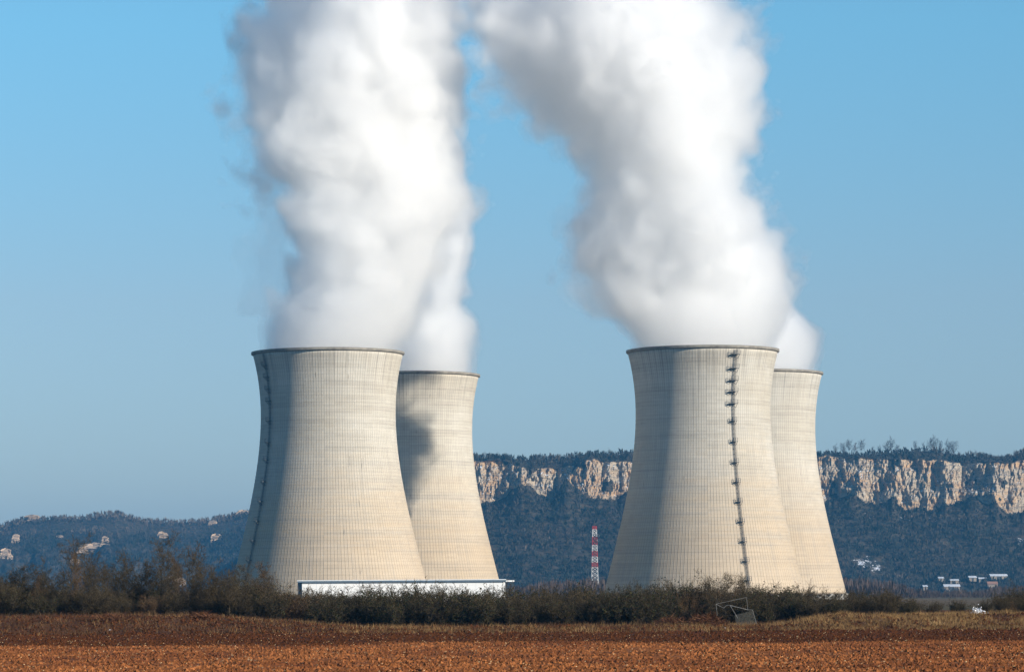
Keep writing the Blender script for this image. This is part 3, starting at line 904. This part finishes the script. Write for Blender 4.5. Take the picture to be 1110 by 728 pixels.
def top_row(u):   # hedge top in the picture
    return np.interp(u, [-60, 0, 40, 90, 140, 200, 240, 262, 300, 325, 345, 440, 560, 640, 700, 745, 770, 800, 835, 870, 885, 905, 925, 960, 985, 1000, 1030, 1060, 1075, 1095, 1180],
                     [622, 620, 628, 632, 634, 634, 628, 628, 632, 638, 638, 635, 637, 638, 636, 634, 632, 634, 636, 635, 642, 646, 641, 642, 648, 657, 660, 660, 652, 640, 634])
rr = random.Random(11)
SPOT = []
for rowi, (yy, dens_) in enumerate([(384, 2.5), (391, 2.4), (399, 2.6)]):
    u = -110.0
    while u < 1230:
        D = yy + rr.uniform(-2, 2); s_ = F / D
        u += dens_ * s_ * rr.uniform(.75, 1.3)
        if 992 < u < 1072 and (rowi < 2 or rr.random() < .3): continue
        if 762 < u < 792 and rowi == 0: continue
        x = (u - 555) / s_
        z0 = float(ground_z(x, D)); ht = pz(float(top_row(u)) + rr.uniform(-3, 7) + (4 if rowi == 0 else 0), D) - z0
        SPOT.append((u, x, D, ht))
for u, x, D, ht in SPOT:
    if u < 275: kinds, lab, grp = [0, 2, 2, 4, 5, 1], 'tangled bare shrub in the scrub beneath the bare trees on the earth bank', 'shrubs under the bare trees'
    elif u < 330: kinds, lab, grp = [5, 5, 0, 4], 'russet twiggy shrub below the shaded foot of the first cooling tower', 'russet shrubs at the tower foot'
    elif u < 555: kinds, lab, grp = [1, 3, 0, 3, 4, 1], 'dark shrub of the dense hedge in front of the long white building', 'hedge before the white building'
    elif u < 665: kinds, lab, grp = [3, 0, 4, 1, 2], 'dark shrub of the hedge between the white building and the ladder tower', 'hedge below the red and white mast'
    elif u < 890: kinds, lab, grp = [0, 3, 5, 2, 4, 1], 'tall bare shrub of the hedge in front of the ladder tower', 'hedge before the ladder tower'
    elif u < 1000: kinds, lab, grp = [0, 1, 4, 2], 'rounded dark shrub above the dry grass bank', 'shrubs above the dry grass bank'
    else: kinds, lab, grp = [0, 4, 2, 1], 'dark shrub at the end of the hedge near the distant white roofs', 'shrubs by the farm track'
    k = rr.choice(kinds); h0 = [3.6, 3.3, 3.9, 3.4, 3.7, 3.2, 2.6][k] * 1.02
    s_ = max(.45, ht / h0)
    shrub(k, x, D, min(s_, 1.3), rr.uniform(0, 6.28), lab, grp, zs=s_ / min(s_, 1.3))

# ---------------------------------------------------------------- bare trees
def tree_proto(seed, h, trunk_h, slim=.5, pale=False, lean=0.0):
    rg = np.random.default_rng(seed); segs = []; p = np.array([0, 0, 0.]); tr = []; q0 = .055 * h / 5.5
    nseg = 9
    for i in range(nseg):
        d = np.array([rg.normal(0, .07) + lean, rg.normal(0, .07), 1.0]); q = p + d * h * .93 / nseg
        r0 = q0 * (1 - i / (nseg + .5)); r1 = q0 * (1 - (i + 1) / (nseg + .5))
        tr.append((p, q, r0, r1, 0))
        zc = (i + 1) / nseg
        if q[2] > trunk_h:
            for _ in range(3):
                a = rg.random() * 6.283; L = h * .5 * (1 - .5 * zc) * (.6 + .5 * rg.random())
                grow(rg, p + (q - p) * rg.random(), (math.cos(a) * slim * 1.6, math.sin(a) * slim * 1.6, 1.0), L, r1 * .5 + .006, 4, 3, (2, 2, 2), segs, .16, .05, .7, .5, 1)
        p = q
    return (seg_mesh('trunk', tr, M_bark_pale if pale else M_bark, rg), seg_mesh('crown', segs, M_twig if not pale else M_twig_red, rg, .009))
TREES = [tree_proto(201, 6.6, 2.4, .8), tree_proto(202, 6.6, 2.6, .6, True), tree_proto(203, 6.2, 1.6, 1.0), tree_proto(204, 6.4, 2.2, .7, False, .04), tree_proto(205, 6.0, 1.4, 1.1)]
TH_ = [6.6, 6.6, 6.2, 6.4, 6.0]
def bare_tree(kind, pos, height, label, group, rz=0, wide=1.0):
    root = empty('bare_tree', tuple(pos)); s_ = height / TH_[kind]; root.scale = (s_ * wide, s_ * wide, s_); root.rotation_euler = (0, 0, rz)
    tag(root, label, 'tree', group)
    link('trunk', TREES[kind][0], root); link('crown', TREES[kind][1], root)
TL = 'bare trees on the earth bank'
for u, rw, D, k, wd, lab in [
    (22, 612, 392, 4, 1.2, 'low rounded bare tree at the picture edge, below the tall cream crag'),
    (44, 611, 396, 2, 1.2, 'broad low bare tree next to the pale-trunked tall one'),
    (80, 585, 388, 0, .9, 'tall bare tree with a spreading top in front of the broad cream crag'),
    (85, 602, 384, 1, .5, 'thin bare tree with a bright yellowish trunk on the earth bank'),
    (104, 607, 398, 3, .8, 'medium bare tree between the yellowish trunk and the tall tree'),
    (122, 612, 394, 2, .9, 'bushy-topped low bare tree in the middle of the row'),
    (139, 600, 399, 3, .7, 'slender bare tree before the tallest one of the row'),
    (158, 608, 393, 4, .9, 'short wide bare tree at the foot of the tallest tree'),
    (178, 583, 390, 0, .75, 'tallest bare tree of the row with a narrow dark crown'),
    (193, 606, 397, 1, .8, 'light bare tree standing in front of the small white rocks'),
    (208, 594, 392, 3, .85, 'tall bare tree beyond the small white rocks'),
    (231, 613, 396, 2, .9, 'rounded bare tree close to the first cooling tower'),
    (247, 618, 390, 4, .9, 'low dense bare tree touching the first cooling tower'),
    (288, 624, 388, 5 % 5, 1.0, 'small bare tree in front of the shaded tower foot'),
    (765, 628, 388, 2, 1.0, 'bare sapling rising above the hedge before the ladder tower'),
    (786, 626, 386, 4, 1.0, 'wide twiggy sapling above the hedge beside the bent metal frame'),
    (801, 628, 392, 3, .9, 'thin twiggy sapling under the foot of the ladder'),
    ]:
    x = px(u, D); z = float(ground_z(x, D)) - .1
    bare_tree(k, (x, D, z), pz(rw, D) - z, lab, TL if u < 300 else 'saplings in the hedge', u * .7, wd)
rt = random.Random(3)
for i in range(26):
    u = -40 + i * 13 + rt.uniform(-5, 5); D = rt.uniform(380, 400); x = px(u, D); z = float(ground_z(x, D)) - .1
    bare_tree(rt.choice([0, 1, 2, 3, 4]), (x, D, z), pz(rt.uniform(606, 626), D) - z, 'thin bare young tree of the dense thicket on the earth bank', 'young trees of the thicket', rt.uniform(0, 6), rt.uniform(.8, 1.1))
for u, rw, D, k, lab in [(690, 672, 352, 1, 'tiny lone sapling with brownish twigs at the edge of the field'), (906, 668, 358, 2, 'tiny dark leaning sapling on the dry grass bank'), (1097, 656, 366, 1, 'small yellowish sapling in front of the last dark shrubs')]:
    x = px(u, D); z = float(ground_z(x, D)) - .05
    bare_tree(k, (x, D, z), pz(rw, D) - z, lab, 'lone saplings on the bank', u, 1.3)

rg_ = random.Random(5)
for u, rw, k in [(906, 478, 2), (914, 476, 4), (921, 473, 3), (927, 476, 1), (934, 473, 0), (946, 480, 3), (953, 479, 2), (962, 474, 4), (967, 471, 2), (973, 478, 0), (992, 474, 4), (1001, 476, 2), (1009, 471, 4), (1014, 470, 2), (1020, 474, 4), (1028, 474, 2), (1034, 475, 4), (1050, 486, 4), (1058, 486, 2), (1066, 488, 4), (1074, 491, 2), (1100, 488, 4), (527, 483, 1), (533, 484, 3), (541, 487, 2), (661, 482, 2), (686, 481, 4)]:
    p = on_hill(u, 400); h = max(7., pz(rw + 7, p[1]) - p[2])
    bare_tree(k, (p[0], p[1] - 6, p[2] - 2), h + 2, 'bare tree standing out on the skyline above the limestone cliffs', 'bare trees along the clifftop', rg_.random() * 6, (.75 + .25 * rg_.random()))

# ---------------------------------------------------------------- dry grass and weeds on the bank
def blades(n, mat, y0, y1, dens, hmin, hmax, seed, name, label):
    r = np.random.default_rng(seed)
    y = y0 + (y1 - y0) * r.random(n); u = r.random(n) * 1300 - 95; x = (u - 555) / F * y
    k = dens(u, y, x, r); x, y, u = x[k], y[k], u[k]; n = len(x)
    h = (hmin + (hmax - hmin) * r.random(n) ** 1.5) * (1 + .9 * np.clip(fbm(x / 2.0, y / 3.0, 2, seed + 3), -.5, 1)); a = r.random(n) * 6.28
    c = np.stack([x, y, ground_z(x, y) - .03], -1)
    w = np.stack([np.cos(a), np.sin(a), 0 * a], -1) * (.014 + .012 * r.random(n))[:, None]
    tip = c + np.stack([r.normal(0, .35, n) * h, r.normal(0, .35, n) * h, h], -1)
    V = np.stack([c - w, c + w, tip], 1).reshape(-1, 3)
    tone = np.repeat(np.clip(.5 + .45 * fbm(x / 4, y / 6, 3, seed) + .3 * (r.random(n) - .5), 0, 1), 3)
    o = link(name, make_mesh(name, V, np.arange(n * 3).reshape(-1, 3), mat, attrs={'tone': tone})); tag(o, label, 'grass', kind='stuff')
M_dry = wood_material('dry_grass_blades', (.09, .055, .027), (.27, .165, .07), (.46, .31, .15))
M_weed = wood_material('brown_weeds', (.035, .016, .010), (.080, .042, .024), (.16, .09, .05))
blades(230000, M_dry, 341, 384, lambda u, y, x, r: (np.interp(u, [-95, 60, 250, 330, 640, 700, 850, 900, 1200], [.08, .04, .10, .17, .15, .12, .25, .9, .9]) * (1 + 1.6 * fbm(x / 4, y / 6, 3, 77)) > r.random(len(u))), .15, .55, 61, 'dry_grass', 'pale dry grass on the bank along the field edge')
blades(120000, M_weed, 340, 392, lambda u, y, x, r: (np.interp(u, [-95, 280, 330, 900, 950, 1200], [.8, .8, .5, .45, .25, .25]) + .5 * fbm(x / 4, y / 6, 3, 87) > r.random(len(u))), .12, .6, 63, 'brown_weeds', 'dead brown weeds and brambles at the foot of the scrub')
V, Q, tn = clods(20000, 336, 372, .05, .28, 23)
o = link('bank_clods', make_mesh('bank_clods', V, Q, M_soil, False, attrs={'tone': tn})); tag(o, 'lumps of red earth along the bank at the field edge', 'soil', kind='stuff')

# ---------------------------------------------------------------- long white building
M_white = simple('white_cladding', (.80, .80, .79), (.86, .86, .85), .3, .6)
M_fascia_and_shade = simple('blue_grey_fascia_and_shade', (.10, .15, .20), (.13, .18, .23), .5, .5)  # fascia colour, also used as painted shade on the end wall
M_roofw = simple('pale_metal_roof', (.62, .66, .70), (.74, .77, .79), .2, .4, .4)
M_dark = simple('dark_metal', (.05, .055, .06), (.09, .09, .09), 1.0, .6)
DB = 1500.0
bx0, bx1, bz = px(327.5, DB), px(547.5, DB), pz(629.6, DB)
bld = tag(empty('long_building', ((bx0 + bx1) / 2, DB, 0)), 'long low white building with a thin blue-grey roof edge behind the hedge', 'building')
def part(name, f, mat, parent, org):
    m_ = MB(); f(m_); o = link(name, m_.mesh(name, mat), parent)
    return o
W = (bx1 - bx0) / 2
part('wall', lambda m_: m_.box(-W, W, 0, 34, 0, bz), M_white, bld, None)
part('fascia', lambda m_: m_.box(-W - 2.0, W + .4, -.9, 35, bz + .002, bz + .62), M_fascia_and_shade, bld, None)
part('roof', lambda m_: m_.box(-W - 2.2, W + .9, -1.1, 35.4, bz + .625, bz + 1.0), M_roofw, bld, None)
def seams(m_):
    for i in range(1, 14): m_.box(-W + i * 2 * W / 14 - .05, -W + i * 2 * W / 14 + .05, -.04, -.004, 0, bz)
for i in range(1, 14): part('wall_seam', lambda m_: m_.box(-W + i * 2 * W / 14 - .05, -W + i * 2 * W / 14 + .05, -.04, -.004, 0, bz), M_roofw, bld, None)
def endw(m_): m_.box(-W - 1.9, -W - .003, 2, 33, 0, bz)

def vent(k):
    return lambda m_: (m_.box(-W + 8 + k * 13, -W + 9.6 + k * 13, 4 + k % 3, 5.4 + k % 3, bz + 1.003, bz + 1.5 + .25 * (k % 2)))
part('end_wall_painted_shade', endw, M_fascia_and_shade, bld, None)  # end wall in shade, its shade painted as a dark blue-grey box
pod = tag(empty('roof_canopy', (px(553, DB + 40), DB + 40, 0)), 'small white canopy sticking out past the end of the long white building', 'canopy')
m_ = MB(); m_.box(-2.3, 1.9, 0, 6, pz(630, DB + 40), pz(628.4, DB + 40)); m_.build('canopy_roof', M_white, pod)
for sx in (-1.4, 1.4):
    m_ = MB(); m_.box(sx - .15, sx + .15, .3, .6, 0, pz(630.02, DB + 40)); m_.build('post', M_dark, pod)

# ---------------------------------------------------------------- red and white lattice mast
M_red = simple('red_mast_paint', (.36, .04, .04), (.45, .06, .055), .5, .6)
M_mwhite = simple('white_mast_paint', (.58, .58, .58), (.68, .68, .68), .5, .6)
DM = 2560.0
mast = tag(empty('lattice_mast', (px(645, DM), DM, 0)), 'red and white banded steel lattice mast in front of the wooded cliff slope', 'mast')
ztop = pz(570.5, DM)
def mw(z): return 2.7 - 1.25 * z / ztop
bands = [0, 8.5, pz(615, DM), pz(608.5, DM) - 1, pz(603.5, DM), pz(597.5, DM), pz(591, DM), pz(582, DM), pz(574, DM), ztop]
bands = sorted(bands)
zs_ = list(bands)
for i, (za, zb_) in enumerate(zip(zs_[:-1], zs_[1:])):
    m_ = MB(); n = max(2, int(round((zb_ - za) / 3.0)))
    mat = M_red if (len(zs_) - 2 - i) % 2 == 0 else M_mwhite
    for k in range(n):
        z0, z1 = za + (zb_ - za) * k / n, za + (zb_ - za) * (k + 1) / n
        w0, w1 = mw(z0), mw(z1)
        C0 = [(-w0, -w0, z0), (w0, -w0, z0), (w0, w0, z0), (-w0, w0, z0)]; C1 = [(-w1, -w1, z1), (w1, -w1, z1), (w1, w1, z1), (-w1, w1, z1)]
        for j in range(4):
            m_.bar(C0[j], C1[j], .22); m_.bar(C0[j], C1[(j + 1) % 4], .12); m_.bar(C0[(j + 1) % 4], C1[j], .12); m_.bar(C1[j], C1[(j + 1) % 4], .13)
    m_.build('mast_section', mat, mast)
m_ = MB(); m_.bar((0, 0, ztop), (0, 0, ztop + 3.5), .2); m_.build('aerial', M_dark, mast)
for z, sx in ((ztop - 7, 2.4), (ztop - 10.5, 2.6), (ztop - 4, -2.0)):
    m_ = MB(); m_.bar((sx, -2.0, z), (sx, -2.9, z), .9, 10, 1.0); m_.bar((0, -1, z), (sx, -2.0, z), .15); m_.build('dish', M_mwhite, mast)

# ---------------------------------------------------------------- sheds at the foot of the cliffs
M_shedw = simple('shed_wall', (.24, .19, .15), (.33, .27, .21), .1, .9)
M_snowroof = simple('white_shed_roof', (.46, .49, .53), (.62, .64, .68), .05, .7)
def shed(u, row, w, h, roof_h, label, depth=14, rz=0):
    p = on_hill(u, row); 
    root = empty('farm_shed', (p[0], p[1] - 12, p[2] - 2)); root.rotation_euler = (0, 0, rz); tag(root, label, 'shed', 'white-roofed sheds at the foot of the cliffs')
    m_ = MB(); m_.box(-w / 2, w / 2, -depth / 2, depth / 2, 0, h + 2); m_.build('wall', M_shedw, root)
    a, b_, z0 = w / 2 + .6, depth / 2 + .8, h + 2
    V = [(-a, -b_, z0), (a, -b_, z0), (a, 0, z0 + roof_h), (-a, 0, z0 + roof_h), (-a, b_, z0), (a, b_, z0), (-a, -b_, z0 - .4), (a, -b_, z0 - .4), (a, b_, z0 - .4), (-a, b_, z0 - .4)]
    m_ = MB(); m_.add(V, [(0, 1, 2, 3), (3, 2, 5, 4), (6, 9, 8, 7), (0, 6, 7, 1), (4, 5, 8, 9), (1, 7, 8, 5), (0, 4, 9, 6)]); m_.add([V[1], V[5], V[2], V[2]], [(0, 1, 2, 3)]); m_.build('roof', M_snowroof, root)
    m_ = MB(); m_.box(-w * .12, w * .12, -depth / 2 - .1, -depth / 2 - .004, 0, h + 1); m_.build('door', M_dark, root)
shed(1030, 641, 19, 3.5, 2.6, 'lowest and brightest white-roofed shed, just above the track')
shed(1018, 632, 6, 3, 1.6, 'tiny white-roofed shed above the brightest one')
shed(1033, 634, 10, 2.5, 1.5, 'faint grey-white shed roof between the tiny shed and the long ones')
shed(1052, 631.5, 9, 3, 2.0, 'short white roof beside the longest white roof')
shed(1063, 632, 9, 2.5, 1.6, 'low pale roof touching the longest white roof')
shed(1080, 630, 21, 3, 2.4, 'longest white-roofed shed, highest on the slope', 14, .05)
shed(1001, 641, 5, 3.5, 1.6, 'little pale hut at the edge of the treeline')
M_tile = simple('orange_tiles', (.24, .13, .09), (.30, .17, .12), .2, .9)
p = on_hill(1073, 640)
hs = tag(empty('farmhouse', (p[0], p[1] - 20, p[2] - 2)), 'small farmhouse with a faded orange roof below the white sheds', 'house')
m_ = MB(); m_.box(-6, 6, -5, 5, 0, 6); m_.build('wall', M_shedw, hs)
m_ = MB(); m_.add([(-6.5, -5.5, 6), (6.5, -5.5, 6), (6.5, 0, 9.5), (-6.5, 0, 9.5), (-6.5, 5.5, 6), (6.5, 5.5, 6)], [(0, 1, 2, 3), (3, 2, 5, 4), (0, 4, 5, 1)]); m_.build('roof', M_tile, hs)

# ---------------------------------------------------------------- debris by the hedge
M_pipe = simple('galvanised_pipe', (.13, .13, .13), (.25, .25, .24), 2.0, .5, .4, .3)
DF = 372.0
fx = px(798, DF)
fr_ = tag(empty('bent_frame', (fx, DF, float(ground_z(fx, DF)))), 'bent galvanised metal frame with dark netting dumped against the hedge', 'metal frame')
def fp(u, rw, dy=0.0): return np.array([px(u, DF) - fx, dy, pz(rw, DF) - float(ground_z(fx, DF))])
m_ = MB()
for a, b_ in [(((776, 655.5), 0), ((809.5, 648.5), .5)), (((809.5, 648.5), .5), ((811, 662), .6)), (((811, 662), .6), ((791.5, 657), .2)), (((776, 655.5), 0), ((777.5, 668), .1)), (((785, 660), .9), ((788, 657), 1.0)), (((788, 657), 1.0), ((791.5, 657), .9)), (((791.5, 657), .2), ((799.5, 671), -.2)), (((816, 662), .7), ((821, 680), .3)), (((811, 662), .6), ((816, 662), .7)), (((776, 655.5), 0), ((785, 660), .9))]:
    m_.bar(fp(*a[0], a[1]), fp(*b_[0], b_[1]), .02, 6)
m_.build('pipe_frame', M_pipe, fr_)
M_net = simple('dark_netting', (.03, .03, .03), (.06, .06, .05), 3.0, .8)
m_ = MB()
P0, P1, P2, P3 = fp(797, 668, .1), fp(816, 663, .6), fp(820.5, 680.5, .25), fp(798, 680.5, -.1)
for i in range(15):
    t = i / 14
    m_.bar(P0 + (P1 - P0) * t, P3 + (P2 - P3) * t + (0, .05 * math.sin(t * 9), 0), .022, 3); m_.bar(P0 + (P3 - P0) * t, P1 + (P2 - P1) * t, .022, 3)
m_.build('netting', M_net, fr_)

M_brush = wood_material('brushwood', (.04, .016, .008), (.12, .052, .026), (.25, .13, .07))
def heap(u, D, w, h, label, seed, sticks=900):
    r = np.random.default_rng(seed); x0 = px(u, D)
    n = sticks; a = r.random(n) * 6.28; q = np.sqrt(r.random(n)); 
    c = np.stack([np.cos(a) * q * w / 2, np.sin(a) * q * .9, h * (1 - q ** 2) * r.random(n)], -1)
    d = r.normal(0, 1, (n, 3)); d[:, 2] = np.abs(d[:, 2]) * .5; d /= np.linalg.norm(d, axis=1, keepdims=True)
    L = (.2 + .7 * r.random(n))[:, None]
    V, Q = prisms(c, c + d * L, .012 + .02 * r.random(n), np.full(n, .008))
    o = link('brushwood_heap', make_mesh('brushwood_heap', V, Q, M_brush, attrs={'tone': np.repeat(r.random(n), 6)}), loc=(x0, D, float(ground_z(x0, D)))); tag(o, label, 'brush heap', 'heaps of cut brushwood')
heap(765, 366, 4.5, 1.3, 'reddish brown brushwood heap beside the bent metal frame', 1, 1500)
heap(728, 368, 4.0, 1.0, 'low dark brushwood heap between the lone sapling and the reddish heap', 2, 1100)
heap(300 - 82, 362, 3.5, .7, 'tangle of cut brown branches on the earth bank under the bare trees', 3, 800)
heap(120, 360, 4.0, .6, 'flattened brown branches on the earth bank below the yellowish trunk', 4, 800)

def crumple(u, rw, D, w, h, mat, label, name, cat, seed, group=None):
    r = np.random.default_rng(seed); n = 26
    a, b_ = np.meshgrid(np.linspace(-1, 1, n), np.linspace(-1, 1, n))
    z = h * np.clip(1 - a ** 2 - b_ ** 2 * .6, -.1, 1) * (.65 + .5 * fbm(a * 2 + seed, b_ * 2, 3, seed)) + .12 * h * fbm(a * 7, b_ * 7, 2, seed + 2)
    X = a * w / 2 * (1 + .25 * fbm(b_ * 2 + 3, a, 2, seed + 5)); Y = b_ * w * .4
    I = np.arange(n * n).reshape(n, n); Q = np.stack([I[:-1, :-1], I[:-1, 1:], I[1:, 1:], I[1:, :-1]], -1).reshape(-1, 4)
    x = px(u, D); base = float(ground_z(x, D))
    me = make_mesh(name, np.stack([X, Y, z], -1).reshape(-1, 3), Q, mat, True)
    o = link(name, me, loc=(x, D, max(base - .05, pz(rw, D)) if name == 'plastic_sheet' else base)); tag(o, label, cat, group)
M_sheet = simple('white_sheeting', (.70, .72, .76), (.82, .83, .86), 3.0, .5)
def torn_sheet(u, D, w, h, n, seed, label):
    r = np.random.default_rng(seed); x = px(u, D); V = []
    c = np.stack([r.normal(0, w * .24, n), r.normal(0, .25, n), np.abs(r.normal(0, h * .4, n)) + .12], -1)
    c[:, 2] *= np.clip(1.2 - np.abs(c[:, 0]) / w * 1.6, .25, 1)
    a = r.normal(0, .10, (n, 3)); b_ = r.normal(0, .08, (n, 3))
    V = np.stack([c - a, c + b_, c + a + r.normal(0, .03, (n, 3)), c - b_], 1).reshape(-1, 3)
    o = link('plastic_sheet', make_mesh('plastic_sheet', V, np.arange(n * 4).reshape(-1, 4), M_sheet), loc=(x, D, float(ground_z(x, D)) + .1)); tag(o, label, 'plastic sheet')
torn_sheet(1060, 377, 1.9, .95, 70, 5, 'torn crumpled white plastic sheet caught in the gap of the hedge')
for i, (u, D, w, lab) in enumerate([(283, 352, .35, 'small pale stone on the bank under the russet shrubs'), (508, 350, .45, 'white stone at the field edge in front of the hedge'), (119, 350, .3, 'tiny white stone on the earth bank'), (153, 347, .25, 'tiny pale stone near the tangle of cut branches'), (786, 356, .3, 'small pale stone beside the bent frame'), (746, 358, .3, 'pale stone at the foot of the brushwood heap')]):
    crumple(u, 0, D, w, w * .5, M_sheet, lab, 'litter', 'litter', 20 + i, 'pale litter along the bank')  # small crumpled bits of white litter

# ---------------------------------------------------------------- haze
hz = MB(); hz.box(-9000, 9000, -700, 14500, -3, 352)
m = bpy.data.materials.new('valley_haze'); m.use_nodes = True
nt = m.node_tree; nt.nodes.remove(nt.nodes['Principled BSDF'])
v = nt.nodes.new('ShaderNodeVolumePrincipled')
v.inputs['Color'].default_value = (.08, .34, .66, 1)
v.inputs['Density'].default_value = 6e-5
v.inputs['Anisotropy'].default_value = 0.0
nt.links.new(v.outputs[0], nt.nodes['Material Output'].inputs['Volume'])
o = hz.build('haze', m); tag(o, 'thin bluish winter haze filling the valley', 'haze', kind='stuff')
